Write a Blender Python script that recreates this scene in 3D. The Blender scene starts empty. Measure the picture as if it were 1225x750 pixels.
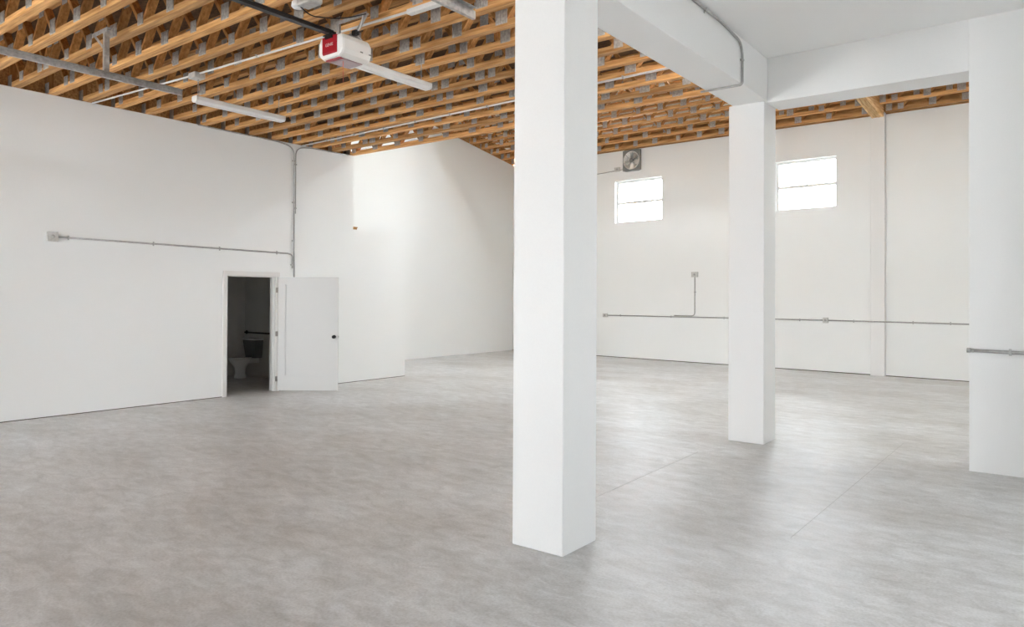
import bpy, bmesh, math, random
from mathutils import Matrix, Vector
random.seed(11)
sc = bpy.context.scene
COL = sc.collection
PI = math.pi

# ------------------------------------------------------------------ materials
def new_mat(name):
    m = bpy.data.materials.new(name); m.use_nodes = True
    nt = m.node_tree
    return m, nt, nt.nodes['Principled BSDF']

def N(nt, kind, **kw):
    n = nt.nodes.new(kind)
    for k, v in kw.items():
        setattr(n, k, v)
    return n

def plain(name, col, rough=0.5, metal=0.0, spec=0.5, bump=0.0, bscale=60.0, var=0.0):
    m, nt, b = new_mat(name)
    b.inputs['Roughness'].default_value = rough
    b.inputs['Metallic'].default_value = metal
    b.inputs['Specular IOR Level'].default_value = spec
    tc = N(nt, 'ShaderNodeTexCoord')
    no = N(nt, 'ShaderNodeTexNoise'); no.inputs['Scale'].default_value = bscale; no.inputs['Detail'].default_value = 3
    nt.links.new(tc.outputs['Object'], no.inputs['Vector'])
    r = N(nt, 'ShaderNodeValToRGB')
    c = Vector(col)
    r.color_ramp.elements[0].position = .3; r.color_ramp.elements[1].position = .7
    r.color_ramp.elements[0].color = (*(c * (1 - var)), 1); r.color_ramp.elements[1].color = (*(c * (1 + var * .5)), 1)
    nt.links.new(no.outputs['Fac'], r.inputs['Fac']); nt.links.new(r.outputs['Color'], b.inputs['Base Color'])
    if bump:
        bp = N(nt, 'ShaderNodeBump'); bp.inputs['Strength'].default_value = bump; bp.inputs['Distance'].default_value = .004
        nt.links.new(no.outputs['Fac'], bp.inputs['Height']); nt.links.new(bp.outputs['Normal'], b.inputs['Normal'])
    return m

def wood(name, dark, light, axis=0, rough=0.6):
    m, nt, b = new_mat(name)
    b.inputs['Roughness'].default_value = rough
    b.inputs['Specular IOR Level'].default_value = .25
    tc = N(nt, 'ShaderNodeTexCoord'); oi = N(nt, 'ShaderNodeObjectInfo')
    mp = N(nt, 'ShaderNodeMapping')
    s = [26, 26, 26]; s[axis] = 1.6
    mp.inputs['Scale'].default_value = s
    ad = N(nt, 'ShaderNodeVectorMath', operation='MULTIPLY_ADD')
    ad.inputs[1].default_value = (31, 17, 23)
    nt.links.new(oi.outputs['Random'], ad.inputs[0]); nt.links.new(tc.outputs['Object'], ad.inputs[2])
    nt.links.new(ad.outputs[0], mp.inputs['Vector'])
    n1 = N(nt, 'ShaderNodeTexNoise'); n1.inputs['Scale'].default_value = 1.3; n1.inputs['Detail'].default_value = 4
    nt.links.new(mp.outputs[0], n1.inputs['Vector'])
    r = N(nt, 'ShaderNodeValToRGB')
    r.color_ramp.elements[0].position = .3; r.color_ramp.elements[0].color = (*dark, 1)
    r.color_ramp.elements[1].position = .68; r.color_ramp.elements[1].color = (*light, 1)
    nt.links.new(n1.outputs['Fac'], r.inputs['Fac'])
    hv = N(nt, 'ShaderNodeHueSaturation')
    mr = N(nt, 'ShaderNodeMapRange'); mr.inputs['To Min'].default_value = .72; mr.inputs['To Max'].default_value = 1.22
    nt.links.new(oi.outputs['Random'], mr.inputs['Value']); nt.links.new(mr.outputs[0], hv.inputs['Value'])
    nt.links.new(r.outputs['Color'], hv.inputs['Color']); nt.links.new(hv.outputs['Color'], b.inputs['Base Color'])
    bp = N(nt, 'ShaderNodeBump'); bp.inputs['Strength'].default_value = .25; bp.inputs['Distance'].default_value = .004
    nt.links.new(n1.outputs['Fac'], bp.inputs['Height']); nt.links.new(bp.outputs['Normal'], b.inputs['Normal'])
    return m

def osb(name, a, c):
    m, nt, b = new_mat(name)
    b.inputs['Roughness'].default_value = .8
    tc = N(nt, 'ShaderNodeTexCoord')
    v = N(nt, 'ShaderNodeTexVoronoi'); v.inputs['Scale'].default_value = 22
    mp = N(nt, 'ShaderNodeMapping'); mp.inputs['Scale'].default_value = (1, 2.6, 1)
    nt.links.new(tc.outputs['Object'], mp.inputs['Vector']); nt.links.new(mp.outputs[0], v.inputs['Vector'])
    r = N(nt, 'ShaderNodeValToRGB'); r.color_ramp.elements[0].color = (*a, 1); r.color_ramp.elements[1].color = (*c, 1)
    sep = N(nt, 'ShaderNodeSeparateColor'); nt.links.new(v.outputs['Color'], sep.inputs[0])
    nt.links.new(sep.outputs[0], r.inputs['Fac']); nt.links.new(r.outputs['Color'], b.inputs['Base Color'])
    return m

def concrete(name):
    m, nt, b = new_mat(name)
    tc = N(nt, 'ShaderNodeTexCoord')
    mp = N(nt, 'ShaderNodeMapping'); mp.inputs['Scale'].default_value = (1.0, 1.9, 1); mp.inputs['Rotation'].default_value = (0, 0, .5)
    nt.links.new(tc.outputs['Object'], mp.inputs['Vector'])
    n1 = N(nt, 'ShaderNodeTexNoise'); n1.inputs['Scale'].default_value = .55; n1.inputs['Detail'].default_value = 6; n1.inputs['Roughness'].default_value = .62
    n2 = N(nt, 'ShaderNodeTexNoise'); n2.inputs['Scale'].default_value = 4.2; n2.inputs['Detail'].default_value = 9; n2.inputs['Roughness'].default_value = .72; n2.inputs['Distortion'].default_value = .6
    n3 = N(nt, 'ShaderNodeTexNoise'); n3.inputs['Scale'].default_value = 60; n3.inputs['Detail'].default_value = 5
    for n in (n1, n2):
        nt.links.new(mp.outputs[0], n.inputs['Vector'])
    nt.links.new(tc.outputs['Object'], n3.inputs['Vector'])
    r1 = N(nt, 'ShaderNodeValToRGB')
    e = r1.color_ramp.elements
    e[0].position = .33; e[0].color = (.535, .525, .512, 1)
    e[1].position = .64; e[1].color = (.69, .70, .71, 1)
    nt.links.new(n1.outputs['Fac'], r1.inputs['Fac'])
    r2 = N(nt, 'ShaderNodeValToRGB')
    e = r2.color_ramp.elements
    e[0].position = .30; e[0].color = (.70, .685, .67, 1)
    e[1].position = .62; e[1].color = (1.05, 1.05, 1.05, 1)
    nt.links.new(n2.outputs['Fac'], r2.inputs['Fac'])
    r3 = N(nt, 'ShaderNodeValToRGB')
    e = r3.color_ramp.elements
    e[0].position = .30; e[0].color = (.86, .85, .84, 1)
    e[1].position = .60; e[1].color = (1.03, 1.03, 1.03, 1)
    nt.links.new(n3.outputs['Fac'], r3.inputs['Fac'])
    m1 = N(nt, 'ShaderNodeMix', data_type='RGBA', blend_type='MULTIPLY'); m1.inputs[0].default_value = 1
    m2 = N(nt, 'ShaderNodeMix', data_type='RGBA', blend_type='MULTIPLY'); m2.inputs[0].default_value = 1
    nt.links.new(r1.outputs[0], m1.inputs[6]); nt.links.new(r2.outputs[0], m1.inputs[7])
    nt.links.new(m1.outputs[2], m2.inputs[6]); nt.links.new(r3.outputs[0], m2.inputs[7])
    nt.links.new(m2.outputs[2], b.inputs['Base Color'])
    rr = N(nt, 'ShaderNodeMapRange'); rr.inputs['To Min'].default_value = .30; rr.inputs['To Max'].default_value = .58
    nt.links.new(n2.outputs['Fac'], rr.inputs['Value']); nt.links.new(rr.outputs[0], b.inputs['Roughness'])
    b.inputs['Specular IOR Level'].default_value = .5
    bp = N(nt, 'ShaderNodeBump'); bp.inputs['Strength'].default_value = .18; bp.inputs['Distance'].default_value = .01
    nt.links.new(n2.outputs['Fac'], bp.inputs['Height']); nt.links.new(bp.outputs['Normal'], b.inputs['Normal'])
    return m

def glass(name):
    m = bpy.data.materials.new(name); m.use_nodes = True; nt = m.node_tree
    nt.nodes.remove(nt.nodes['Principled BSDF'])
    out = nt.nodes['Material Output']
    t = N(nt, 'ShaderNodeBsdfTransparent'); t.inputs[0].default_value = (.96, .97, .97, 1)
    g = N(nt, 'ShaderNodeBsdfGlossy'); g.inputs['Roughness'].default_value = .03
    fr = N(nt, 'ShaderNodeFresnel'); fr.inputs['IOR'].default_value = 1.45
    mx = N(nt, 'ShaderNodeMixShader')
    nt.links.new(fr.outputs[0], mx.inputs[0]); nt.links.new(t.outputs[0], mx.inputs[1]); nt.links.new(g.outputs[0], mx.inputs[2])
    nt.links.new(mx.outputs[0], out.inputs['Surface'])
    return m

WHITE = (.898, .908, .904)
M_wall = plain('painted drywall', WHITE, .62, bump=.05, bscale=90, var=.01, spec=.3)
M_ceil = plain('painted ceiling', (.89, .888, .882), .7, bump=.04, bscale=80, var=.01, spec=.2)
M_post = plain('painted post', (.845, .843, .836), .5, bump=.05, bscale=70, var=.012, spec=.35)
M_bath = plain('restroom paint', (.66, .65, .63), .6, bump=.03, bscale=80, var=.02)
M_trimw = plain('trim enamel', (.82, .81, .79), .38, var=.01)
M_door = plain('door enamel', (.66, .655, .64), .42, var=.01)
M_vinyl = plain('window vinyl', (.86, .86, .85), .4, var=.01)
M_floor = concrete('worn concrete')
M_wood = wood('fir lumber', (.43, .195, .058), (.80, .46, .19), 0)
M_web = wood('fir web lumber', (.36, .150, .040), (.62, .320, .112), 2)
M_lvl = wood('laminated veneer', (.60, .33, .12), (.92, .66, .36), 1)
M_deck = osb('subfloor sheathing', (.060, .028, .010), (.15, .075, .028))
M_roof = osb('roof sheathing', (.66, .58, .46), (.90, .84, .74))
M_galv = plain('galvanized steel', (.50, .50, .49), .42, .75, bscale=25, var=.25)
M_plate = plain('nail plate steel', (.49, .465, .43), .55, .1, bscale=35, var=.3)
M_conduit = plain('steel conduit', (.43, .42, .41), .4, .5, bscale=30, var=.15)
M_white_c = plain('white coated conduit', (.72, .70, .68), .45, .1, var=.05)
M_box = plain('steel junction box', (.60, .59, .57), .45, .35, bscale=30, var=.15)
M_dark = plain('painted gap shadow', (.10, .085, .07), .9, var=.2)  # shadow of the gap under the walls, put into a dark colour
M_black = plain('black metal', (.012, .012, .013), .4, .3, var=.1)
M_blackp = plain('black rail enamel', (.010, .010, .011), .35, var=.1)
M_plastic = plain('white plastic', (.80, .79, .77), .35, var=.01)
M_red = plain('red plastic', (.33, .003, .014), .35, var=.08)
M_lens = plain('smoked pink lens', (.36, .25, .27), .25, var=.05)
M_print = plain('pale printed lettering', (.72, .62, .62), .4)
M_lamp = plain('white lamp enamel', (.86, .86, .85), .35, var=.01)
M_chain = plain('zinc chain', (.45, .45, .44), .4, .8)
M_alu = plain('spun aluminium', (.86, .85, .83), .35, .25, bscale=12, var=.1)
M_fanframe = plain('grey fan housing', (.24, .245, .24), .5, .3, var=.15)
M_porc = plain('porcelain', (.80, .80, .79), .15, var=.01)
M_porcd = plain('grey tank cover', (.16, .16, .16), .3, var=.05)
M_glass = glass('window glass')
M_nickel = plain('satin nickel', (.42, .40, .38), .35, .9)
M_redcord = plain('red pull cord', (.55, .12, .07), .6)

# ------------------------------------------------------------------ mesh builder (world coordinates)
class MB:
    def __init__(self):
        self.v = []; self.f = []; self.smooth = []
    def add(self, vs, fs, smooth=False):
        o = len(self.v)
        self.v += [Vector(p) for p in vs]
        self.f += [tuple(i + o for i in f) for f in fs]
        self.smooth += [smooth] * len(fs)
        return self
    def xf(self, M):
        self.v = [M @ p for p in self.v]; return self
    def box(self, x0, x1, y0, y1, z0, z1, M=None):
        vs = [Vector((x, y, z)) for z in (z0, z1) for y in (y0, y1) for x in (x0, x1)]
        if M is not None: vs = [M @ p for p in vs]
        return self.add(vs, [(0, 2, 3, 1), (4, 5, 7, 6), (0, 1, 5, 4), (2, 6, 7, 3), (0, 4, 6, 2), (1, 3, 7, 5)])
    def bbox(self, x0, x1, y0, y1, z0, z1, c=.01, M=None, seg=2):
        bm = bmesh.new(); bmesh.ops.create_cube(bm, size=1)
        for p in bm.verts:
            p.co = Vector(((x0 + x1) / 2 + p.co.x * (x1 - x0), (y0 + y1) / 2 + p.co.y * (y1 - y0), (z0 + z1) / 2 + p.co.z * (z1 - z0)))
        bmesh.ops.bevel(bm, geom=list(bm.edges), offset=c, segments=seg, affect='EDGES', profile=.5)
        vs = [p.co.copy() for p in bm.verts]
        if M is not None: vs = [M @ p for p in vs]
        self.add(vs, [tuple(q.index for q in f.verts) for f in bm.faces], False); bm.free(); return self
    def bar(self, a, b, w, h, up=(0, 0, 1)):
        a = Vector(a); b = Vector(b); d = (b - a).normalized(); u = Vector(up)
        s = d.cross(u)
        if s.length < 1e-5: s = d.cross(Vector((1, 0, 0)))
        s.normalize(); u = s.cross(d)
        vs = []
        for p in (a, b):
            for i, j in ((-1, -1), (1, -1), (1, 1), (-1, 1)):
                vs.append(p + s * (i * w / 2) + u * (j * h / 2))
        return self.add(vs, [(0, 1, 2, 3), (7, 6, 5, 4), (0, 4, 5, 1), (1, 5, 6, 2), (2, 6, 7, 3), (3, 7, 4, 0)])
    def tube(self, pts, r, n=10, cap=True):
        pts = [Vector(p) for p in pts]; rings = []
        prev = None
        for i, p in enumerate(pts):
            d = (pts[min(i + 1, len(pts) - 1)] - pts[max(i - 1, 0)]).normalized()
            if prev is None:
                s = d.orthogonal().normalized()
            else:
                s = (prev - d * prev.dot(d)).normalized()
            prev = s; t = d.cross(s)
            rr = r[i] if isinstance(r, (list, tuple)) else r
            rings.append([p + (s * math.cos(2 * PI * k / n) + t * math.sin(2 * PI * k / n)) * rr for k in range(n)])
        vs = [q for ring in rings for q in ring]; fs = []
        for i in range(len(rings) - 1):
            for k in range(n):
                fs.append((i * n + k, i * n + (k + 1) % n, (i + 1) * n + (k + 1) % n, (i + 1) * n + k))
        self.add(vs, fs, True)
        if cap:
            o = len(self.v) - len(vs)
            self.f += [tuple(o + k for k in reversed(range(n))), tuple(o + (len(rings) - 1) * n + k for k in range(n))]
            self.smooth += [False, False]
        return self
    def lathe(self, prof, center, axis='Z', n=24, M=None, sx=1, sy=1):
        vs = []
        for r, h in prof:
            for k in range(n):
                a = 2 * PI * k / n; c, s = r * math.cos(a) * sx, r * math.sin(a) * sy
                q = {'Z': (c, s, h), 'Y': (c, h, s), 'X': (h, c, s)}[axis]
                vs.append(Vector(center) + Vector(q))
        fs = []
        for i in range(len(prof) - 1):
            for k in range(n):
                fs.append((i * n + k, i * n + (k + 1) % n, (i + 1) * n + (k + 1) % n, (i + 1) * n + k))
        if prof[0][0] > 1e-6: fs.append(tuple(reversed(range(n))))
        if prof[-1][0] > 1e-6: fs.append(tuple((len(prof) - 1) * n + k for k in range(n)))
        if M is not None: vs = [M @ p for p in vs]
        return self.add(vs, fs, True)
    def prism(self, poly, f0, f1):
        # poly: 2D list, f0/f1 map (a,b)->3D
        n = len(poly); vs = [f0(*p) for p in poly] + [f1(*p) for p in poly]
        fs = [tuple(range(n)), tuple(reversed(range(n, 2 * n)))] + [(i, i + n, (i + 1) % n + n, (i + 1) % n) for i in range(n)]
        return self.add(vs, fs)
    def slab(self, us, vs_, keep, f):
        """slab on a grid; keep(i,j) says if a cell is solid; f(u,v,side) gives 3D"""
        nu, nv = len(us) - 1, len(vs_) - 1
        K = lambda i, j: 0 <= i < nu and 0 <= j < nv and keep(i, j)
        for i in range(nu):
            for j in range(nv):
                if not K(i, j): continue
                a, b, c, d = (us[i], vs_[j]), (us[i + 1], vs_[j]), (us[i + 1], vs_[j + 1]), (us[i], vs_[j + 1])
                self.add([f(*p, 0) for p in (a, b, c, d)], [(0, 1, 2, 3)])
                self.add([f(*p, 1) for p in (d, c, b, a)], [(0, 1, 2, 3)])
                for (di, dj, p, q) in ((0, -1, a, b), (1, 0, b, c), (0, 1, c, d), (-1, 0, d, a)):
                    if not K(i + di, j + dj):
                        self.add([f(*p, 0), f(*p, 1), f(*q, 1), f(*q, 0)], [(0, 1, 2, 3)])
        return self

ROOTM = {}
def obj(name, mb, mat, parent=None, loc=None, rz=0):
    """one mesh object; geometry is given in world coordinates"""
    me = bpy.data.meshes.new(name)
    if parent is not None: M = ROOTM[parent.name]
    else:
        if loc is None:
            lo = [min(p[i] for p in mb.v) for i in range(3)]; hi = [max(p[i] for p in mb.v) for i in range(3)]
            loc = ((lo[0] + hi[0]) / 2, (lo[1] + hi[1]) / 2, lo[2])
        M = Matrix.Translation(loc) @ Matrix.Rotation(rz, 4, 'Z')
    Mi = M.inverted()
    me.from_pydata([Mi @ p for p in mb.v], [], mb.f)
    me.polygons.foreach_set('use_smooth', mb.smooth)
    bm = bmesh.new(); bm.from_mesh(me)
    bmesh.ops.remove_doubles(bm, verts=bm.verts, dist=1e-5)
    bmesh.ops.recalc_face_normals(bm, faces=bm.faces); bm.to_mesh(me); bm.free()
    me.materials.append(mat)
    o = bpy.data.objects.new(name, me); COL.objects.link(o)
    if parent is not None: o.parent = parent
    else: o.matrix_world = M
    ROOTM[o.name] = M
    return o

def tag(o, label, cat, group=None):
    o['label'] = label; o['category'] = cat
    if group: o['group'] = group
    return o
def thing(name, label, cat, loc, rz=0, group=None):
    o = bpy.data.objects.new(name, None); COL.objects.link(o)
    o.empty_display_size = .1
    M = Matrix.Translation(loc) @ Matrix.Rotation(rz, 4, 'Z'); o.matrix_world = M
    ROOTM[o.name] = M
    return tag(o, label, cat, group)
def struct(o):
    o['kind'] = 'structure'; return o
def part(o, label):
    o['label'] = label; return o
def copy_tree(o, name, loc, eul, label):
    c = o.copy(); COL.objects.link(c); c.name = name
    c.location = loc; c.rotation_euler = eul; c['label'] = label
    for ch in list(o.children):
        d = ch.copy(); COL.objects.link(d); d.parent = c
    return c
def bend(pts, r=.09, n=6):
    """round the corners of a polyline"""
    pts = [Vector(p) for p in pts]; out = [pts[0]]
    for i in range(1, len(pts) - 1):
        a, b, c = pts[i - 1], pts[i], pts[i + 1]
        u = (a - b).normalized(); w = (c - b).normalized()
        rr = min(r, (a - b).length * .49, (c - b).length * .49)
        for k in range(n + 1):
            t = k / n
            out.append((b + u * rr) * (1 - t) ** 2 + b * 2 * t * (1 - t) + (b + w * rr) * t ** 2)
    out.append(pts[-1]); return out

# ------------------------------------------------------------------ dimensions
XL = -11.188          # face of the long left wall
XG = -14.05           # face of the far gable wall
ZC = 4.475            # underside of flat floor trusses
YE = 9.445            # open edge of the flat floor
YF = -6.5              # front wall
XR = 2.2              # right side of the shell
# back wall frame (slightly skewed): local x along the wall, local -y into the room
AW = -math.atan(.07)
MW = Matrix.Translation((XG, 18.42, 0)) @ Matrix.Rotation(AW, 4, 'Z')
def S(x): return (x - XG) / math.cos(AW)       # world x -> distance along the wall
TILT = .0117
def zw(s): return 5.90 - TILT * s              # top of the back wall
SLOPE = .16

# unseen openings added for extra daylight: front wall, right wall and a roof strip
OPENINGS = {'front': [(-10.4, -9.05), (-7.1, -6.45)], 'right': [(4.4, 4.86)], 'added_roof_slot': (4.35, 4.68)}
# ------------------------------------------------------------------ floor
def floor_grid():
    mb = MB()
    mb.box(-14.3, XR + .2, YF - .2, 18.7, -.15, 0)
    return mb
struct(obj('floor', floor_grid(), M_floor, loc=(0, 0, 0)))
M_joint = plain('slab joint filler', (.43, .42, .41), .8, var=.2)
jt = MB()
jt.bar((-3.17, 5.2, .0004), (-3.22, 7.60, .0004), .004, .0010)
jt.bar((-1.55, 5.3, .0004), (-1.515, 9.6, .0004), .004, .0010)
struct(obj('trim_6', jt, M_joint))

# ------------------------------------------------------------------ left wall
DY0, DY1, DZ = 6.735, 7.695, 2.045
ys = [YF, DY0, DY1, YE, 10.875]; zs = [0, DZ, 3.02, ZC]
keep = lambda i, j: not ((i == 1 and j == 0) or (i == 3 and j == 2))
struct(obj('wall_left', MB().slab(ys, zs, keep, lambda u, v, s: (XL - .15 * s, u, v)), M_wall))
mb = MB().box(XG, XL - .15, 10.725, 10.875, 0, 3.02).box(XG, XL - .15, YE, 10.725, 2.9, 3.02)
mb.box(XG, XL - .15, YE - .15, YE, 2.9, ZC + .42)
struct(obj('wall_return', mb, M_wall))
mb = MB().box(XL - .001, XL + .003, YF, 6.67, 0, .010).box(XL - .001, XL + .003, 7.75, 10.875, 0, .010)
struct(obj('base_shade_left', mb, M_dark))  # dark strip painted in for the shadow gap under the left wall
# restroom shell
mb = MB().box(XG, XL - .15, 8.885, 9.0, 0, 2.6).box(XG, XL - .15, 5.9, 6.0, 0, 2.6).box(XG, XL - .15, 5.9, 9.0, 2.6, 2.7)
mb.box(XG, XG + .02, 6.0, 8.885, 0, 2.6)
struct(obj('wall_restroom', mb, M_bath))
# rim board above the wall
struct(obj('trim_2', MB().box(XL - .20, XL - .15, YF, YE, ZC, ZC + .42), M_wood))

# ------------------------------------------------------------------ gable wall
gl = lambda y: zw(0) + SLOPE * (18.42 - y) 
mb = MB().prism([(YF, 0), (18.6, 0), (18.6, gl(18.42)), (18.42, gl(18.42)), (9.0, gl(9.0)), (YF, gl(9.0))],
                lambda a, b: (XG, a, b), lambda a, b: (XG - .2, a, b))
struct(obj('wall_gable', mb, M_wall))
mb = MB().prism([(9.0, gl(9.0)), (18.42, gl(18.42)), (18.42, gl(18.42) + .42), (9.0, gl(9.0) + .42)],
                lambda a, b: (XG - .02, a, b), lambda a, b: (XG - .06, a, b))
struct(obj('trim_3', mb, M_wood))

# ------------------------------------------------------------------ back wall with two windows
w1 = (S(-10.20), S(-8.70), 3.80, 5.03)
w2 = (S(-5.60), S(-4.18), 3.80, 5.00)
LW = S(XR + .1)
us = [0, w1[0], w1[1], w2[0], w2[1], LW]
vs = [0, 3.80, 5.0, 5.5]
keep = lambda i, j: not (i in (1, 3) and j == 1)
mb = MB().slab(us, vs, keep, lambda u, v, s: (u, .23 * s, v if v < 5.4 else zw(u)))
struct(obj('wall_back', mb.xf(MW), M_wall))
mb = MB().box(.0, S(-3.43), -.006, .002, 0, .016).box(S(-3.13), LW, -.006, .002, 0, .016)
struct(obj('base_shade_back', mb.xf(MW), M_dark))  # same painted shadow line along the foot of the back wall

def window(n, w, label_parts):
    a, b, z0, z1 = w[0], w[1], 3.80, 5.0
    root = bpy.data.objects.new('window_%d' % n, None); COL.objects.link(root); struct(root)
    M = MW @ Matrix.Translation((a, .16, z0)); root.matrix_world = M; ROOTM[root.name] = M
    f = MB(); t = .05
    f.box(a, b, .115, .195, z0, z0 + t).box(a, b, .115, .195, z1 - t - .012, z1).box(a, a + t, .115, .195, z0 + t, z1 - t).box(b - t, b, .115, .195, z0 + t, z1 - t)
    fr = obj('window_frame', f.xf(MW), M_vinyl, root)
    zm = (z0 + z1) / 2 - .02
    r = obj('meeting_rail', MB().box(a + t, b - t, .13, .18, zm - .036, zm + .036).xf(MW), M_vinyl, root)
    obj('sash_lock', MB().bbox((a + b) / 2 - .035, (a + b) / 2 + .035, .112, .13, zm - .002, zm + .02, .004).xf(MW), M_nickel, root)
    obj('pane', MB().box(a + t, b - t, .160, .164, zm, z1 - t).xf(MW), M_glass, root)
    obj('pane', MB().box(a + t, b - t, .150, .154, z0 + t, zm).xf(MW), M_glass, root)
window(1, w1, None); window(2, w2, None)

# ------------------------------------------------------------------ front wall, right walls, ceilings
mb = MB()
OP = OPENINGS['front']
def strip_wall(lo, hi, top, ops, z0, z1, f):
    us = [lo]
    for a, b in ops: us += [a, b]
    us.append(hi)
    return MB().slab(us, [0, z0, z1, top] if z0 else [0, z1, top], lambda i, j: not (i % 2 == 1 and j == (1 if z0 else 0)), f)
struct(obj('wall_front', strip_wall(XG, XR + .2, ZC + .42, OP, 0, 3.85, lambda u, v, s: (u, YF - .15 * s, v)), M_wall))
struct(obj('wall_right', strip_wall(YF, 18.6, 8.2, OPENINGS['right'], 1.0, 2.3, lambda u, v, q: (XR + .2 * q, u, v)), M_wall))
struct(obj('trim_5', MB().prism([(-.1, zw(-.1)), (LW, zw(LW)), (LW, zw(LW) + .46), (-.1, zw(-.1) + .46)], lambda a, b: (a, .07, b), lambda a, b: (a, .12, b)).xf(MW), M_wood))
# pier: a wall end that starts at the opening
struct(obj('wall_pier', MB().box(-.757, XR, 8.46, 8.885, 0, 4.49), M_post, loc=(.7, 8.46, 0)))
struct(obj('ceiling', MB().box(-3.16, XR, YF, 8.885, 4.49, 4.56), M_ceil))
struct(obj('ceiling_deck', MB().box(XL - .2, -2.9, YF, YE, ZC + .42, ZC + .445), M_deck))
# closing wall above the flat floor, under the upper roof
mb = MB().box(XG, XR, 8.9, 9.0, ZC + .445, 8.2)
mb.box(-2.9, XR, 8.9, 9.0, 4.4, 4.95)
struct(obj('wall_upper', mb, M_wall))
LR = 9.6
SK = OPENINGS['added_roof_slot']                  # unseen roof slot added to light the rear hall, distances from the back wall
SKU = (S(-10.9), S(-3.5))
mb = MB().slab([-.2, SKU[0], SKU[1], LW], [-.3, SK[0], SK[1], LR], lambda i, j: not (i == 1 and j == 1), lambda u, v, q: (u, -v, zw(u) + SLOPE * v + .43 + .03 * q))
struct(obj('ceiling_roof', mb.xf(MW), M_roof))

# ------------------------------------------------------------------ columns, beams, pilaster
def column(x0, x1, y0, y1, h, label):
    o = obj('support_column', MB().bbox(x0, x1, y0, y1, -.0, h, .006, seg=1), M_post, loc=((x0 + x1) / 2, (y0 + y1) / 2, 0))
    return tag(o, label, 'column')
column(-3.025, -2.608, 3.970, 4.392, 3.995, 'large square white column in the foreground, nearest to the viewer')
column(-3.201, -2.780, 8.450, 8.872, 3.995, 'square white column farther back, under the corner where two white beams meet')
tag(obj('ceiling_beam', MB().bbox(-3.16, -2.748, YF + .001, 8.888, 3.995, 4.49, .005, seg=1), M_post), 'long white boxed ceiling beam running overhead from the foreground column to the farther column', 'beam')
tag(obj('ceiling_beam', MB().bbox(-2.748, -.757, 8.46, 8.885, 3.972, 4.49, .005, seg=1), M_post), 'short white boxed beam spanning from the farther column to the wall pier on the right', 'beam')
mb = MB().bbox(S(-3.425), S(-3.135), -.11, 0, 0, 5.80, .006, seg=1)
tag(obj('pilaster', mb.xf(MW), M_post, rz=AW, loc=MW @ Vector((S(-3.28), 0, 0))), 'slim white pilaster standing against the far wall right of the second window', 'column')
# laminated beam running up the slope from the pilaster
th = thing('laminated_beam', 'bright laminated timber beam rising along the roof slope from the top of the pilaster', 'beam', MW @ Vector((S(-3.28), 0, 5.8)), AW)
s0 = S(-3.40)
for k in range(4):
    a = s0 + .062 * k
    zz = zw(a)
    mb = MB().prism([(-.0, zz - .09), (-6.0, zz - .09 + SLOPE * 6), (-6.0, zz + .36 + SLOPE * 6), (0, zz + .36)],
                    lambda p, q, a=a: (a + .004, p, q + (.004 if k % 2 else 0)), lambda p, q, a=a: (a + .058, p, q + (.004 if k % 2 else 0)))
    obj('ply', mb.xf(MW), M_lvl, th)

# ------------------------------------------------------------------ trusses
def make_truss(name, L, depth, pitch, x_first, label, cat, group, chord_h=.066, cw=.089, seed=0):
    rg = random.Random(seed)
    root = thing(name, label, cat, (0, 0, 0), 0, group)
    obj('bottom_chord', MB().box(0, L, -cw / 2, cw / 2, 0, chord_h), M_wood, root)
    obj('top_chord', MB().box(0, L, -cw / 2, cw / 2, depth - .040, depth), M_wood, root)
    webs = []; zb, zt = chord_h - .004, depth - .036
    nodes = []
    x = x_first
    i = 0
    while x < L - .25:
        nodes.append(x); x += pitch * (1 if rg.random() < .8 else rg.choice((.32, 1.0, 1.15)))
    for i, x in enumerate(nodes):
        for s in (-1, 1):
            xt = x + s * pitch * .47
            if .03 < xt < L - .03:
                webs.append(((x + s * .035, zb), (xt, zt)))
    def plate(x, z0, w, h):
        mb = MB(); y = -cw / 2
        mb.box(x - w / 2, x + w / 2, y - .004, y - .0005, z0, z0 + h)
        n = 5
        for k in range(n):
            xx = x - w / 2 + (k + .5) * w / n
            mb.box(xx - w / n * .28, xx + w / n * .28, y - .008, y - .004, z0 + .008, z0 + h - .008)
        return mb
    for (p, q) in webs:
        obj('web', MB().bar((p[0], 0, p[1]), (q[0], 0, q[1]), .080, .036, up=(0, 1, 0)) if False else MB().bar((p[0], 0, p[1]), (q[0], 0, q[1]), .038, .084, up=(0, 1, 0)), M_web, root)
    for x in (.03, L - .03):
        obj('end_post', MB().box(x - .025, x + .025, -cw / 2 + .003, cw / 2 - .003, chord_h, depth - .04), M_web, root)
        obj('nail_plate', plate(x + (.04 if x < 1 else -.04), .02, .12, .15), M_plate, root)
    for i, x in enumerate(nodes):
        obj('nail_plate', plate(x, .028, .115 + .02 * ((i * 7) % 3), .125 + .02 * ((i * 5) % 3)), M_plate, root)
        xt = x + pitch * .5
        if xt < L - .1:
            obj('nail_plate', plate(xt, depth - .14, .12, .12), M_plate, root)
    return root

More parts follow.
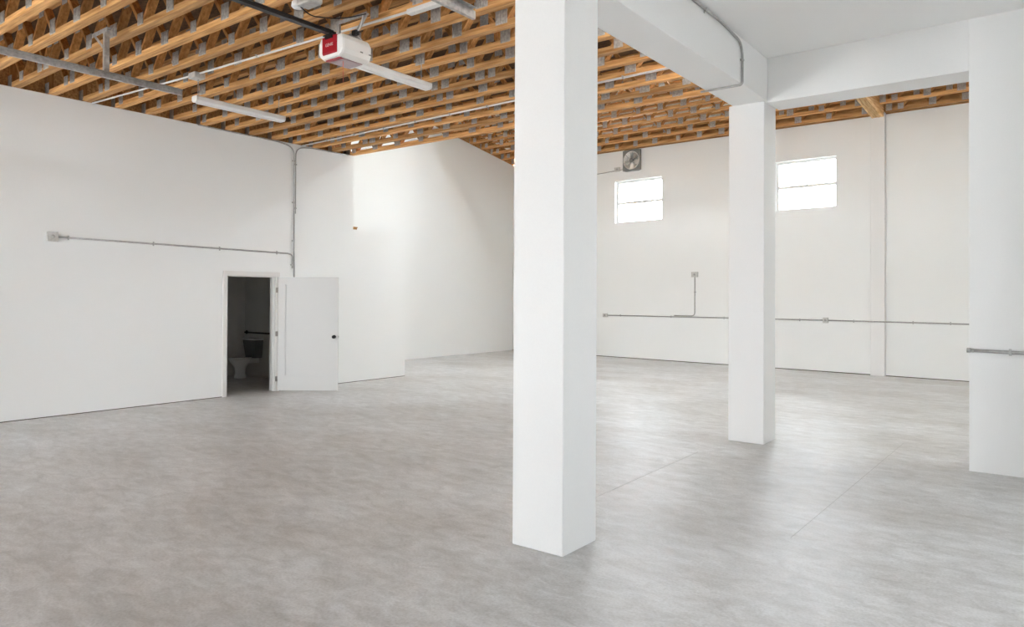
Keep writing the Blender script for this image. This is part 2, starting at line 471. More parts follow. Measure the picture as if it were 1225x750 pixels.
ORD = ['nearest', 'second', 'third', 'fourth', 'fifth', 'sixth', 'seventh', 'eighth', 'ninth', 'tenth', 'eleventh', 'twelfth',
       'thirteenth', 'fourteenth', 'fifteenth', 'sixteenth', 'seventeenth', 'eighteenth', 'nineteenth', 'twentieth', 'twenty-first', 'twenty-second']
LF = (-2.95) - (XL - .14)
def flat_label(n):      # n counted from the far open edge
    if n == 0: return 'open-web timber floor truss at the far open edge of the flat ceiling'
    return 'open-web timber floor truss of the flat ceiling, %s in from its far open edge' % ORD[n]
fts = [make_truss('floor_truss', LF, .42, .61, .25 + .61 * ((q * .37) % 1), flat_label(q), 'truss', 'timber floor trusses of the flat ceiling', seed=q) for q in range(6)]
for q in range(6):
    fts[q].location = (XL - .14, 4.53 + .443 * (11 - q), ZC)
for k in range(5, -11, -1):
    n = 11 - k; ft = fts[(n * 5 + n // 6) % 6]
    dx = random.uniform(-.02, .0)
    copy_tree(ft, 'floor_truss', (XL - .14 + dx, 4.53 + .443 * k, ZC + random.uniform(-.0, .004)), (0, 0, random.uniform(-.0015, .0015)), flat_label(n))

LU = S(-3.425) - .06
def roof_label(n, side):
    w = 'left of the laminated beam' if side < 0 else 'right of the laminated beam'
    if n == 0: return 'sunlit roof truss directly over the far wall, ' + w
    return 'roof truss %s from the far wall, %s' % (ORD[n] , w)
def up_loc(s, d):
    return MW @ Vector((s, -d, zw(s) + SLOPE * d + .004))
EU = (0, math.atan(TILT), AW)
rt = make_truss('roof_truss', LU, .40, .61, .33, roof_label(0, -1), 'truss', 'roof trusses left of the laminated beam', chord_h=.075)
rt.location = up_loc(.02, .10); rt.rotation_euler = EU
for k in range(1, 9):
    copy_tree(rt, 'roof_truss', up_loc(.02, .10 + .5 * k), EU, roof_label(k, -1))
LU2 = LW - S(-3.135) - .08
rt2 = make_truss('roof_truss', LU2, .40, .61, .30, roof_label(0, 1), 'truss', 'roof trusses right of the laminated beam', chord_h=.075)
rt2.location = up_loc(S(-3.13) + .02, .10); rt2.rotation_euler = EU
for k in range(1, 7):
    copy_tree(rt2, 'roof_truss', up_loc(S(-3.13) + .02, .10 + .5 * k), EU, roof_label(k, 1))

# ------------------------------------------------------------------ restroom door
root = bpy.data.objects.new('door_1', None); COL.objects.link(root); struct(root)
M = Matrix.Translation((XL, 7.6, 0)); root.matrix_world = M; ROOTM[root.name] = M
fr = MB()
cw_, ct = .075, .018
fr.bbox(XL, XL + ct, DY0 - .07, DY0 + .005, 0, DZ + .068, .004, seg=1).bbox(XL, XL + ct, DY1 - .005, DY1 + .07, 0, DZ + .068, .004, seg=1)
fr.bbox(XL, XL + ct + .001, DY0 - .07, DY1 + .07, DZ - .005, DZ + .07, .004, seg=1)
obj('door_casing', fr, M_trimw, root)
jb = MB().box(XL - .15, XL + .002, DY0, DY0 + .02, 0, DZ).box(XL - .15, XL + .002, DY1 - .02, DY1, 0, DZ).box(XL - .15, XL + .002, DY0, DY1, DZ - .02, DZ)
jb.box(XL - .07, XL - .055, DY0 + .02, DY0 + .032, 0, DZ - .02).box(XL - .07, XL - .055, DY1 - .032, DY1 - .02, 0, DZ - .02)
obj('door_jamb', jb, M_trimw, root)
# leaf swung wide open towards the wall
HX, HY = XL + .028, DY1 + .03
DL = 1.07; ang = math.radians(53.0)     # direction of the leaf from the hinge, measured from +Y towards +X
dirv = Vector((math.sin(ang), math.cos(ang), 0)); nrm = Vector((math.cos(ang), -math.sin(ang), 0))
ML = Matrix(((dirv.x, nrm.x, 0, HX), (dirv.y, nrm.y, 0, HY), (0, 0, 1, .012), (0, 0, 0, 1)))
lf = MB(); HT = 2.02; T = .035
lf.box(0, DL, -T, -.016, 0, HT, M=ML)
st = .125
for (a, b, c, d) in ((0, st, 0, HT), (DL - st, DL, 0, HT), (st, DL - st, 0, .26), (st, DL - st, HT - st, HT)):
    lf.box(a, b, -.017, 0, c, d, M=ML)
pn = MB()
leaf = obj('door_leaf', lf, M_door, root)
bev = MB()
a, b, c, d = st, DL - st, .26, HT - st
for (p, q) in (((a, c), (b, c)), ((b, c), (b, d)), ((b, d), (a, d)), ((a, d), (a, c))):
    bev.bar(ML @ Vector((p[0], -.012, p[1])), ML @ Vector((q[0], -.012, q[1])), .022, .008, up=nrm)
obj('panel_moulding', bev, M_door, leaf)
hd = MB(); kz = .96; kx = DL - .065
hd.lathe([(.001, .012), (.030, .010), (.032, 0)], (0, 0, 0), 'Y', 20, M=ML @ Matrix.Translation((kx, 0, kz)))
hd.lathe([(.012, 0), (.011, .03), (.026, .036), (.031, .05), (.026, .064), (.001, .068)], (0, 0, 0), 'Y', 20, M=ML @ Matrix.Translation((kx, .008, kz)))
hd.lathe([(.012, 0), (.011, -.03), (.026, -.036), (.031, -.05), (.026, -.064), (.001, -.068)], (0, 0, 0), 'Y', 20, M=ML @ Matrix.Translation((kx, -T, kz)))
part(obj('door_knob', hd, M_black, leaf), 'round black door knob')
obj('latch', MB().box(DL, DL + .012, -.026, -.010, kz - .01, kz + .01, M=ML).box(DL - .001, DL + .002, -.031, -.005, kz - .03, kz + .03, M=ML), M_nickel, leaf)
for hz in (.22, 1.02, 1.80):
    h = MB().tube([(HX - .003, HY - .012, hz - .045), (HX - .003, HY - .012, hz + .045)], .0075, 8)
    h.bar((HX - .006, HY - .013, hz), (HX - .006, HY - .048, hz), .003, .088, up=(0, 0, 1))
    obj('hinge', h, M_nickel, root)

# ------------------------------------------------------------------ restroom fixtures
tx, ty = -13.52, 8.86
t = thing('toilet', 'toilet seen from the side inside the dark restroom', 'toilet', (tx, ty - .3, 0))
mb = MB()
prof_out = []
def tank(z, w0, w1, y0, y1):
    return [(tx - w0, y0, z), (tx + w0, y0, z), (tx + w1, y1, z), (tx - w1, y1, z)]
r0 = tank(.40, .17, .18, ty - .17, ty - .01); r1 = tank(.77, .215, .225, ty - .21, ty - .01)
mb.add(r0 + r1, [(0, 1, 2, 3), (7, 6, 5, 4), (0, 4, 5, 1), (1, 5, 6, 2), (2, 6, 7, 3), (3, 7, 4, 0)])
obj('tank', mb, M_porcd, t)
obj('tank_lid', MB().bbox(tx - .235, tx + .235, ty - .225, ty - .003, .77, .805, .012), M_porc, t)
bx = MB().lathe([(.10, 0), (.105, .03), (.085, .10), (.095, .22), (.17, .34), (.185, .385), (.15, .39)], (tx, ty - .40, 0), 'Z', 28, sx=.98, sy=1.28)
bx.box(tx - .10, tx + .10, ty - .30, ty - .03, .30, .40)
obj('bowl', bx, M_porc, t)
obj('seat', MB().lathe([(.001, .418), (.185, .418), (.192, .405), (.188, .392), (.001, .392)], (tx, ty - .40, 0), 'Z', 28, sx=.98, sy=1.28), M_porc, t)
def grab_bar(p, q, n, label):
    g = thing('grab_bar', label, 'grab bar', p)
    p = Vector(p); q = Vector(q); n = Vector(n)
    obj('bar', MB().tube(bend([p, p + n * .06, q + n * .06, q], .05), .017, 10), M_black, g)
    for e in (p, q):
        obj('flange', MB().tube([e, e + n * .012], .04, 16), M_black, g)
grab_bar((-14.0 + .05, 8.884, .915), (-13.05, 8.884, .915), (0, -1, 0), 'black grab bar on the restroom wall above the toilet tank')
grab_bar((XG + .021, 8.36, .915), (XG + .021, 7.45, .915), (1, 0, 0), 'black grab bar on the restroom back wall, only its end showing beside the door frame')

# ------------------------------------------------------------------ conduits
def strap_at(p, d, n, r=.014):
    """a little two-hole strap around a pipe at p, pipe direction d, wall normal n"""
    p = Vector(p); d = Vector(d).normalized(); n = Vector(n).normalized(); s = d.cross(n)
    mb = MB()
    mb.bar(p - s * .032 - n * (r + .0), p + s * .032 - n * (r + .0), .022, .004, up=n)
    mb.bar(p - s * (r + .004), p + s * (r + .004), .022, r * 2.2, up=n)
    return mb
def conduit(name, label, pts, n, r=.013, mat=None, straps=(), group=None, br=.10):
    pts = [Vector(p) for p in pts]
    t = thing(name, label, 'conduit', pts[0], 0, group)
    obj('pipe', MB().tube(bend(pts, br), r, 10), mat or M_conduit, t)
    for (p, d) in straps:
        obj('strap', strap_at(p, d, n, r), M_galv, t)
    return t
def wall_box(name, label, c, n, w=.11, h=.11, d=.05, knob=True):
    c = Vector(c); n = Vector(n).normalized(); s = Vector((0, 0, 1)).cross(n).normalized()
    Mx = Matrix((( s.x, n.x, 0, c.x), (s.y, n.y, 0, c.y), (0, 0, 1, c.z), (0, 0, 0, 1)))
    t = thing(name, label, 'electrical box', c)
    obj('box', MB().bbox(-w / 2, w / 2, 0, d, -h / 2, h / 2, .006, M=Mx), M_box, t)
    cv = MB().bbox(-w / 2 - .004, w / 2 + .004, d, d + .006, -h / 2 - .004, h / 2 + .004, .003, M=Mx)
    co = obj('cover', cv, M_box, t)
    obj('receptacle', MB().lathe([(.026, 0), (.026, .006), (.001, .007)], (0, 0, 0), 'Y', 18, M=Mx @ Matrix.Translation((0, d + .006, 0))), M_galv, co)
    return t
xo = XL + .018
wall_box('junction_box', 'square grey outlet box at the left end of the horizontal conduit on the left wall', (XL + .001, 4.085, 2.503), (1, 0, 0), .13, .13)
conduit('conduit', 'horizontal grey conduit on the left wall running from the outlet box to the vertical pipe',
        [(xo, 4.152, 2.503), (xo, 7.93, 2.465), (xo, 8.020, 2.44), (xo, 8.020, 2.20)], (1, 0, 0), .013,
        straps=[((xo, y, 2.503 - (y - 4.15) * .01), (0, 1, 0)) for y in (4.3, 5.5, 6.6, 7.7)] + [((xo, 8.02, 2.26), (0, 0, 1))])
conduit('conduit', 'vertical grey pipe down the left wall, curving left under trusses, ending behind the door',
        [(xo, 6.2, 4.462), (xo, 7.72, 4.455), (xo, 8.038, 4.40), (xo, 8.038, 4.1), (xo, 8.058, 2.0)], (1, 0, 0), .012, br=.28,
        straps=[((xo, 8.04, z), (0, 0, 1)) for z in (4.16, 3.4, 2.7)])
conduit('conduit', 'short grey pipe on left wall curving right under the trusses beside the taller pipe',
        [(xo, 9.3, 4.462), (xo, 8.38, 4.455), (xo, 8.075, 4.40), (xo, 8.075, 4.0), (xo, 8.078, 3.2)], (1, 0, 0), .009, br=.26,
        straps=[((xo, 8.077, z), (0, 0, 1)) for z in (4.1, 3.3)])
# thin vertical white raceway between conduit and the door top
# back wall conduits
def W(x, z, d=.018): return MW @ Vector((S(x), -d, z))
nW = (MW.to_3x3() @ Vector((0, -1, 0)))
dW = (MW.to_3x3() @ Vector((1, 0, 0)))
wall_box('junction_box', 'small grey outlet box low on the far wall, just right of the foreground column', W(-10.50, 1.187, .0), nW, .13, .10)
wall_box('junction_box', 'grey outlet box on the far wall at the top of the short riser pipe', W(-7.70, 2.31, .0), nW, .17, .13)
wall_box('junction_box', 'grey junction box on the horizontal far wall conduit, between the rear column and the pilaster', W(-4.40, 1.196, .0), nW, .11, .12)
conduit('conduit', 'grey conduit along the far wall between foreground column and the junction box beyond rear column',
        [W(-10.42, 1.188), W(-4.46, 1.196)], nW, .015, straps=[(W(x, 1.19), dW) for x in (-10.0, -8.4, -6.9, -5.0)])
conduit('conduit', 'grey riser pipe on the far wall bending up to the higher outlet box',
        [W(-8.3, 1.225), W(-7.705, 1.225), W(-7.705, 2.245)], nW, .013, straps=[(W(-7.705, 1.85), (0, 0, 1))])
conduit('conduit', 'grey conduit along the far wall from the junction box across the pilaster',
        [W(-4.34, 1.196), W(-3.52, 1.194), W(-3.46, 1.194, .128), W(-3.10, 1.194, .128), W(-3.04, 1.192), W(XR - .2, 1.17)], nW, .015, br=.03,
        straps=[(W(x, 1.19), dW) for x in (-3.8, -2.6, -1.9)])
# pier conduit
conduit('conduit', 'grey conduit on the front of the white pier at the right edge of the picture',
        [(-.765, 8.437, 1.196), (-.3, 8.437, 1.188), (2.1, 8.437, 1.15)], (0, -1, 0), .017, straps=[((-.42, 8.437, 1.19), (1, 0, 0)), ((.6, 8.437, 1.173), (1, 0, 0))])
tag(obj('conduit_connector', MB().tube([(-.775, 8.437, 1.196), (-.74, 8.437, 1.1955)], .024, 12).tube([(-.735, 8.437, 1.1955), (-.715, 8.437, 1.195)], .021, 12), M_galv),
    'pipe coupling at the open left end of the pier conduit', 'pipe fitting')
# beam conduit
bxx = -2.748 + .016
conduit('conduit', 'grey conduit along the top of the long white beam, bending down under it',
        [(bxx, 0.2, 4.462), (bxx, 7.05, 4.462), (bxx, 7.60, 4.42), (bxx, 7.60, 3.977), (-2.80, 7.60, 3.977), (-3.20, 7.60, 3.977)], (1, 0, 0), .0125, br=.17,
        straps=[((bxx, 7.6, 4.24), (0, 0, 1)), ((bxx, 5.2, 4.462), (0, 1, 0)), ((bxx, 6.6, 4.462), (0, 1, 0))])
for o in list(bpy.data.objects):
    pass
# pipes under the floor trusses
zp = ZC - .015
conduits_top = conduit('conduit', 'thin white conduit crossing under the flat ceiling trusses behind the door opener',
        [(XL + .05, 4.58, zp), (-8.72, 4.75, zp), (-3.2, 5.03, zp)], (0, 0, -1), .012, M_white_c,
        straps=[((x, 4.75 + (x + 8.72) * .0507, zp), (1, 0, 0)) for x in (-7.4, -6.2, -4.4)])
conduit('conduit', 'thin white conduit crossing under the trusses near the far edge of the flat ceiling',
        [(XL + .05, 8.20, zp), (-3.2, 8.00, zp)], (0, 0, -1), .014, M_white_c,
        straps=[((x, 8.20 - (x - XL) * .025, zp), (1, 0, 0)) for x in [-10.4 + .75 * i for i in range(9)]])
RW = conduits_top; part(obj('raceway_box', MB().bbox(-5.05, -4.45, 4.90, 4.97, ZC - .05, ZC - .002, .006), M_white_c, RW), 'long flat white raceway box')
# fan feed on the back wall
conduit('conduit', 'thin grey pipe high on the far wall leading to the exhaust fan', [W(-11.0, 5.27), W(-9.90, 5.315)], nW, .012, br=.02)
wall_box('junction_box', 'small grey box beside the exhaust fan high on the far wall', W(-10.10, 5.335, .0), nW, .17, .11, .05)

# ------------------------------------------------------------------ exhaust fan
fcx, fcz = S(-9.62), 5.535
fw, fh = .56, .60
t = thing('exhaust_fan', 'square metal exhaust fan high on the far wall above the first window', 'fan', MW @ Vector((fcx, 0, fcz - fh / 2)), AW)
Mf = MW @ Matrix.Translation((fcx, 0, fcz))
ring = .245
mb = MB()
nseg = 32
outer = []
for k in range(nseg):
    a = 2 * PI * k / nseg; c, s_ = math.cos(a), math.sin(a); m_ = max(abs(c) / (fw / 2), abs(s_) / (fh / 2))
    outer.append((c / m_, s_ / m_))
vs_ = []
for k in range(nseg):
    a = 2 * PI * k / nseg
    vs_ += [(outer[k][0], -.07, outer[k][1]), (ring * math.cos(a), -.07, ring * math.sin(a)), (ring * math.cos(a), -.002, ring * math.sin(a)), (outer[k][0], -.002, outer[k][1])]
fs_ = []
for k in range(nseg):
    j = (k + 1) % nseg
    for q in range(4):
        fs_.append((k * 4 + q, j * 4 + q, j * 4 + (q + 1) % 4, k * 4 + (q + 1) % 4))
obj('housing', mb.add(vs_, fs_).xf(Mf), M_fanframe, t)
obj('venturi_ring', MB().lathe([(ring - .004, -.012), (ring + .012, -.074), (ring + .004, -.084), (ring - .012, -.076), (ring - .02, -.012)], (0, 0, 0), 'Y', 36).xf(Mf), M_alu, t)
obj('shutter', MB().lathe([(.001, -.006), (ring - .004, -.006), (ring - .004, -.002), (.001, -.002)], (0, 0, 0), 'Y', 36).xf(Mf), M_alu, t)
for k in range(5):
    a = PI / 2 + k * 2 * PI / 5
    R_ = Matrix.Rotation(a, 4, 'Y')
    g = []
    for (u, w, tw) in ((.05, .035, .030), (.13, .075, .024), (.225, .09, .016)):
        g += [(u, -.045 - tw * .6, -w * .75), (u, -.045 + tw * .6, w * .75)]
    f_ = [(0, 1, 3, 2), (2, 3, 5, 4)]
    g2 = g + [(p[0], p[1] + .004, p[2]) for p in g]
    f2 = f_ + [tuple(i + 6 for i in reversed(f)) for f in f_] + [(0, 6, 7, 1), (4, 5, 11, 10), (0, 2, 8, 6), (2, 4, 10, 8), (1, 7, 9, 3), (3, 9, 11, 5)]
    obj('blade', MB().add(g2, f2).xf(Mf @ R_), M_plate if k % 2 else M_alu, t)
obj('motor', MB().lathe([(.001, -.09), (.045, -.088), (.06, -.075), (.06, -.03), (.001, -.03)], (0, 0, 0), 'Y', 20).xf(Mf), M_fanframe, t)
gd = MB()
for k in range(3):
    a = k * PI / 3 + .3
    gd.bar((math.cos(a) * ring, -.08, math.sin(a) * ring), (-math.cos(a) * ring, -.08, -math.sin(a) * ring), .008, .008, up=(0, 1, 0))
obj('guard_strut', gd.xf(Mf), M_fanframe, t)

# ------------------------------------------------------------------ strip lights
def strip_light(x, y0, y1, z, label, hang):
    t = thing('strip_light', label, 'ceiling light', (x, (y0 + y1) / 2, z), 0, None)
    w = .058
    prof = [(-w, .0), (-w * .55, -.022), (w * .55, -.022), (w, 0), (w, .045), (w * .8, .055), (-w * .8, .055), (-w, .045)]
    obj('housing', MB().prism(prof, lambda a, b: (x + a, y0 + .02, z + b), lambda a, b: (x + a, y1 - .02, z + b)), M_lamp, t)
    obj('diffuser', MB().prism([(-.026, -.020), (-.02, -.034), (.02, -.034), (.026, -.020)], lambda a, b: (x + a, y0 + .03, z + b), lambda a, b: (x + a, y1 - .03, z + b)), M_plastic, t)
    for yy in (y0, y1 - .02):
        obj('end_cap', MB().prism([(p[0] * 1.03, p[1] * 1.03) for p in prof], lambda a, b: (x + a, yy, z + b), lambda a, b: (x + a, yy + .02, z + b)), M_plastic, t)
    for yy in hang:
        ch = MB(); zz = z + .05; k = 0
        while zz < ZC - .04:
            up_ = (1, 0, 0) if k % 2 else (0, 1, 0)
            u = Vector(up_)
            ring_ = [Vector((x, yy, zz + .02)) + u * (.008 * math.cos(a * PI / 4)) + Vector((0, 0, .019 * math.sin(a * PI / 4))) for a in range(9)]
            ch.tube(ring_, .0025, 5, cap=False); zz += .03; k += 1
        obj('hanging_chain', ch, M_chain, t)
    return t
strip_light(-8.62, 4.73, 6.02, 4.13, 'white strip light hung by a chain near the left wall', (4.78, 5.95))
strip_light(-5.93, 4.86, 6.12, 4.14, 'white strip light hung just behind the garage door opener', (4.95, 6.0))
tag(obj('junction_box', MB().bbox(-8.70, -8.54, 4.69, 4.83, ZC - .075, ZC - .001, .008), M_box), 'grey ceiling box on the trusses above the chain of the left strip light', 'electrical box')

# ------------------------------------------------------------------ garage door tracks
def track(x, y1, label, flip, hang_y):
    t = thing('garage_door_track', label, 'door track', (x, 1.8, 4.0))
    z = 3.985; d = 1 if flip else -1
    c = MB()
    y0 = YF + .02
    # C channel
    c.box(x - .002, x + .002, y0, y1, z - .03, z + .03)
    c.box(min(x, x + d * .028), max(x, x + d * .028), y0, y1, z - .034, z - .03).box(min(x, x + d * .028), max(x, x + d * .028), y0, y1, z + .03, z + .034)
    c.box(x + d * .026 - .002, x + d * .026 + .002, y0, y1, z + .018, z + .032)
    obj('channel', c, M_galv, t)
    a = MB().box(x - d * .002 - .002, x - d * .002 + .002, y0, y1 - .03, z + .0, z + .046).box(min(x, x - d * .04), max(x, x - d * .04), y0, y1 - .03, z + .042, z + .046)
    obj('reinforcing_angle', a, M_galv, t)
    for hy in hang_y:
        h = MB().box(x - d * .006 - .002, x - d * .006 + .002, hy - .025, hy + .025, z + .0, ZC).box(min(x - d * .006, x - d * .045), max(x - d * .006, x - d * .045), hy - .025, hy - .021, z + .0, ZC)
        obj('hanger_strut', h, M_galv, t)
        obj('hanger_brace', MB().bar((x - d * .012, hy - .03, z + .28), (x - d * .26, hy - .03, ZC - .01), .03, .003, up=(0, 1, 0)), M_galv, t)
        obj('top_angle', MB().box(x - .30, x + .06, hy - .028, hy + .02, ZC - .006, ZC - .001).box(x - .30, x + .06, hy - .030, hy - .026, ZC - .045, ZC - .001), M_galv, t)
    return t
track(-7.93, 4.20, 'left galvanized garage door track hanging on a vertical strut near the left wall', True, (3.40,))
track(-3.80, 4.46, 'right galvanized garage door track whose end shows left of the foreground column', False, (1.2,))

# ------------------------------------------------------------------ garage door opener
ox, oy0, oy1, oz = -5.69, 4.50, 4.88, 4.02      # centre x, front, back, bottom
hw, hh = .185, .215
t = thing('garage_door_opener', 'white garage door opener with a red front band hanging under the trusses', 'garage door opener', (ox, (oy0 + oy1) / 2, oz))
prof = [(-hw, oz + .07), (-hw + .02, oz + .03), (-hw + .06, oz), (hw - .06, oz), (hw - .02, oz + .03), (hw, oz + .07), (hw, oz + hh - .05), (hw - .03, oz + hh), (-hw + .03, oz + hh), (-hw, oz + hh - .05)]
def body_ring(y, inset):
    cx_, cz_ = 0, oz + hh / 2
    return [(ox + p[0] * (1 - inset / hw), y, cz_ + (p[1] - cz_) * (1 - inset / hw)) for p in prof]
rings = [body_ring(oy0, .022), body_ring(oy0 + .008, .008), body_ring(oy0 + .03, 0), body_ring(oy1 - .05, 0), body_ring(oy1 - .012, .012), body_ring(oy1, .03)]
n = len(prof)
vs_ = [p for r in rings for p in r]; fs_ = []
for i in range(len(rings) - 1):
    for k in range(n):
        fs_.append((i * n + k, i * n + (k + 1) % n, (i + 1) * n + (k + 1) % n, (i + 1) * n + k))
fs_ += [tuple(range(n)), tuple((len(rings) - 1) * n + k for k in reversed(range(n)))]
obj('housing', MB().add(vs_, fs_), M_plastic, t)
bw = .105
band = MB().prism([(oy0 - .012, oz + hh - .005), (oy0 - .012, oz + .055), (oy0 + .035, oz - .008), (oy0 + .075, oz - .008), (oy0 + .075, oz + .01), (oy0 + .03, oz + .06), (oy0 + .03, oz + hh - .005)],
                  lambda a, b: (ox - bw, a, b), lambda a, b: (ox + bw, a, b))
bo = obj('front_band', band, M_red, t)
part(bo, 'dark red band with pale lettering')
obj('light_lens', MB().bbox(ox - bw, ox + bw, oy0 + .077, oy1 - .06, oz - .009, oz + .006, .004), M_lens, t)
# lettering on the band
txt = bpy.data.curves.new('lettering', 'FONT'); txt.body = 'GENIE'; txt.size = .042; txt.extrude = .0008; txt.align_x = 'CENTER'; txt.align_y = 'CENTER'
to = bpy.data.objects.new('lettering', txt); COL.objects.link(to)
dg = bpy.context.evaluated_depsgraph_get()
me = bpy.data.meshes.new_from_object(to.evaluated_get(dg)); bpy.data.objects.remove(to); bpy.data.curves.remove(txt)
MT = Matrix.Translation((ox, oy0 - .0132, oz + .125)) @ Matrix.Rotation(PI / 2, 4, 'X')
lm = MB(); lm.add([MT @ p.co for p in me.vertices], [tuple(p.vertices) for p in me.polygons]); bpy.data.meshes.remove(me)
obj('lettering', lm, M_print, bo)
b2 = MB()
for (bx_, w_) in ((-.052, .016), (-.012, .03), (.03, .014)):
    b2.bbox(ox + bx_ - w_ / 2, ox + bx_ + w_ / 2, oy0 + .004, oy0 + .012, oz + .022, oz + .034, .002)
obj('button', b2, M_print, bo)
dots = MB()
for yy in (oy0 + .22, oy0 + .33):
    dots.bbox(ox + hw - .004, ox + hw + .002, yy, yy + .035, oz + .076, oz + .088, .002)
obj('terminal', dots, M_fanframe, t)
# rail: black T section from the opener head to the front wall
rl = MB()
zr = oz + hh + .015
rl.box(ox - .03, ox + .03, YF + .02, oy0 + .10, zr - .004, zr).box(ox - .018, ox + .018, YF + .02, oy0 + .06, zr, zr + .035).box(ox - .03, ox + .03, YF + .02, oy0 + .02, zr + .033, zr + .037)
obj('rail', rl, M_blackp, t)
obj('rail_bracket', MB().prism([(-.075, oy0 - .03), (.075, oy0 - .03), (.05, oy0 + .16), (-.05, oy0 + .16)], lambda a, b: (ox + a, b, zr - .016), lambda a, b: (ox + a, b, zr - .004))
    .box(ox - .05, ox + .05, oy0 - .026, oy0 - .012, oz + hh - .03, zr - .005), M_black, t)
# chassis plate and hanging frame of punched angle
obj('chassis_plate', MB().bbox(ox - .10, ox + .12, oy0 + .10, oy1 - .08, oz + hh - .004, oz + hh + .022, .004).bbox(ox - .05, ox + .02, oy0 + .13, oy1 - .12, oz + hh + .022, oz + hh + .04, .004), M_galv, t)
hz0, hz1 = oz + hh + .02, ZC - .002
hgy = oy0 + .20
hf = MB()
def angle(a, b, w=.034):
    hf.bar(a, b, w, .004, up=(0, 1, 0)); hf.bar(Vector(a) + Vector((0, w / 2, 0)), Vector(b) + Vector((0, w / 2, 0)), .004, w, up=(0, 1, 0))
angle((ox - .13, hgy, hz0 + .03), (ox - .13, hgy, hz1 - .02))
angle((ox + .21, hgy, hz0 + .01), (ox + .27, hgy, hz1 - .02)) if False else None
angle((ox - .15, hgy, hz1 - .02), (ox + .30, hgy, hz1 - .02))
angle((ox + .13, hgy, hz0 + .03), (ox + .29, hgy, hz1 - .02), .028)
angle((ox - .15, hgy, hz0 + .03), (ox + .16, hgy, hz0 + .03))
obj('hanging_frame', hf, M_galv, t)
cord = MB()
cord.tube(bend([(ox + .28, hgy - .03, hz1 - .03), (ox + .25, hgy - .03, hz1 - .15), (ox + .16, hgy - .02, hz0 + .02), (ox + .18, hgy + .05, hz0 - .03)], .05), .005, 6)
obj('cable', cord, M_white_c, t)
obj('plug', MB().bbox(ox + .13, ox + .20, hgy - .05, hgy + .0, hz0 + .0, hz0 + .05, .01), M_black, t)
cord = MB().tube([(ox + .05, oy0 + .12, oz), (ox + .052, oy0 + .12, oz - .09), (ox + .05, oy0 + .122, oz - .22)], .003, 6)
part(obj('release_cord', cord, M_redcord, t), 'thin red pull cord')
# pale socket cluster with a looped cable near the top edge
s_ = thing('ceiling_socket', 'pale socket box with a looped black cable on the trusses above the opener', 'electrical box', (-5.62, 4.16, ZC - .1))
obj('box', MB().bbox(-5.66, -5.44, 4.08, 4.22, ZC - .09, ZC - .001, .02), M_box, s_)
obj('lampholder', MB().lathe([(.03, 0), (.055, -.02), (.06, -.06), (.045, -.075), (.001, -.075)], (-5.70, 4.13, ZC - .01), 'Z', 18), M_lamp, s_)
obj('cable', MB().tube(bend([(-5.66, 4.13, ZC - .08), (-5.60, 4.2, ZC - .16), (-5.42, 4.4, ZC - .17), (-5.38, 4.68, ZC - .04)], .15), .006, 6), M_black, s_)
# timber shim on the low wall ledge
tag(obj('wood_block', MB().box(XL - .12, XL - .005, YE + .005, YE + .10, 3.02, 3.055).box(XL - .11, XL - .02, YE + .005, YE + .13, 3.055, 3.075), M_wood), 'small scrap of timber on the ledge where the left wall steps down', 'wood scrap')

# ------------------------------------------------------------------ camera
cam = bpy.data.cameras.new('camera'); co = bpy.data.objects.new('camera', cam); COL.objects.link(co)
F, YAW, PITCH, ROLL, CY = 865.19165, -.652935343, .00917582156, -.00519820266, 347.165648
f = Vector((math.sin(YAW) * math.cos(PITCH), math.cos(YAW) * math.cos(PITCH), math.sin(PITCH)))
r = Vector((math.cos(YAW), -math.sin(YAW), 0)); d = f.cross(r)
c_, s__ = math.cos(ROLL), math.sin(ROLL)
right = r * c_ + d * s__; down = d * c_ - r * s__
co.matrix_world = Matrix(((right.x, -down.x, -f.x, 0), (right.y, -down.y, -f.y, 0), (right.z, -down.z, -f.z, 1.7), (0, 0, 0, 1)))
cam.sensor_fit = 'HORIZONTAL'; cam.sensor_width = 36; cam.lens = F / 1225 * 36
cam.shift_y = (CY - 375) / 1225
cam.clip_start = .05; cam.clip_end = 200
sc.camera = co

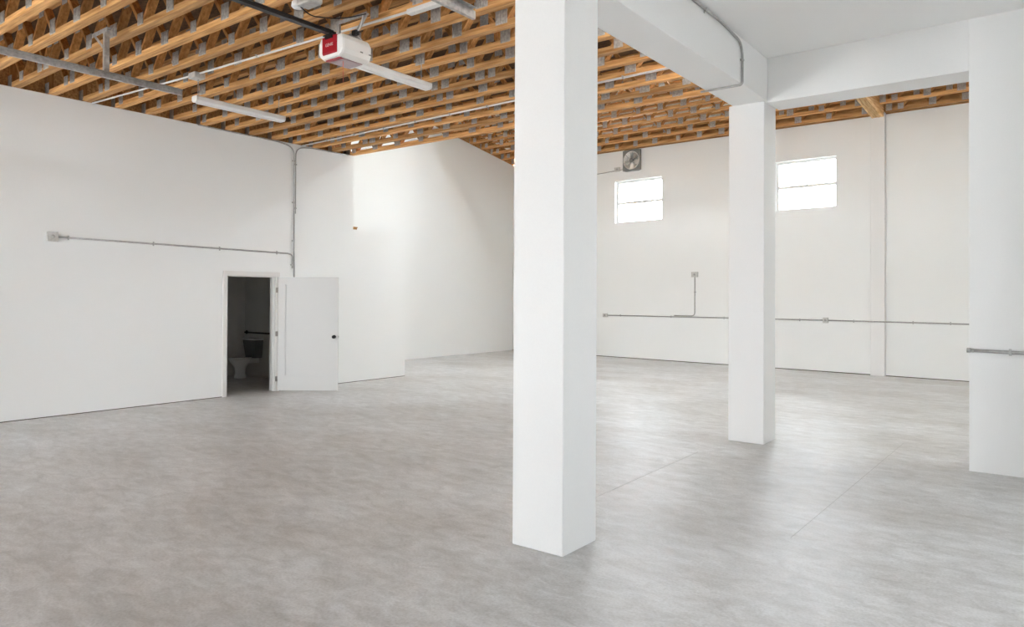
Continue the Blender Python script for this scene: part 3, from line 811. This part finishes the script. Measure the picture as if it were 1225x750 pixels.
# ------------------------------------------------------------------ light
w = bpy.data.worlds.new('overcast sky'); sc.world = w; w.use_nodes = True
nt = w.node_tree; bg = nt.nodes['Background']
tc = nt.nodes.new('ShaderNodeTexCoord'); sp = nt.nodes.new('ShaderNodeSeparateXYZ'); rp = nt.nodes.new('ShaderNodeValToRGB')
nt.links.new(tc.outputs['Generated'], sp.inputs[0])
mr = nt.nodes.new('ShaderNodeMapRange'); mr.inputs['From Min'].default_value = -1; mr.inputs['From Max'].default_value = 1
nt.links.new(sp.outputs['Z'], mr.inputs['Value']); nt.links.new(mr.outputs[0], rp.inputs['Fac'])
e = rp.color_ramp.elements
e[0].position = .40; e[0].color = (.86, .87, .86, 1)
e[1].position = .56; e[1].color = (.88, .945, 1.0, 1)
nt.links.new(rp.outputs['Color'], bg.inputs['Color'])
bg.inputs['Strength'].default_value = 12.0

def portal(loc, rot, sx, sy):
    l = bpy.data.lights.new('sky_portal', 'AREA'); l.shape = 'RECTANGLE'; l.size = sx; l.size_y = sy
    l.cycles.is_portal = True
    o = bpy.data.objects.new('sky_portal', l); COL.objects.link(o); o.location = loc; o.rotation_euler = rot
for a, b in OP:
    portal(((a + b) / 2, YF - .1, 1.925), (-PI / 2, 0, 0) if False else (PI / 2, 0, 0), b - a, 3.85)
for a, b in OPENINGS['right']:
    portal((XR + .1, (a + b) / 2, 1.65), (0, PI / 2, 0), 1.3, b - a)
psk = MW @ Vector(((SKU[0] + SKU[1]) / 2, -(SK[0] + SK[1]) / 2, zw(8) + SLOPE * 7.3 + .5))
portal(psk, (-math.atan(SLOPE), 0, AW), SKU[1] - SKU[0], SK[1] - SK[0])
for ww in (w1, w2):
    p = MW @ Vector(((ww[0] + ww[1]) / 2, .21, 4.4)); portal(p, (-PI / 2, 0, AW), ww[1] - ww[0], 1.2)

sc.view_settings.view_transform = 'Standard'; sc.view_settings.look = 'None'; sc.view_settings.gamma = 1
sc.view_settings.use_curve_mapping = False
sc.view_settings.exposure = 1.70
sc.cycles.max_bounces = 14; sc.cycles.diffuse_bounces = 10; sc.cycles.glossy_bounces = 4; sc.cycles.transparent_max_bounces = 12
sc.cycles.sample_clamp_indirect = 6
sc.cycles.use_denoising = True
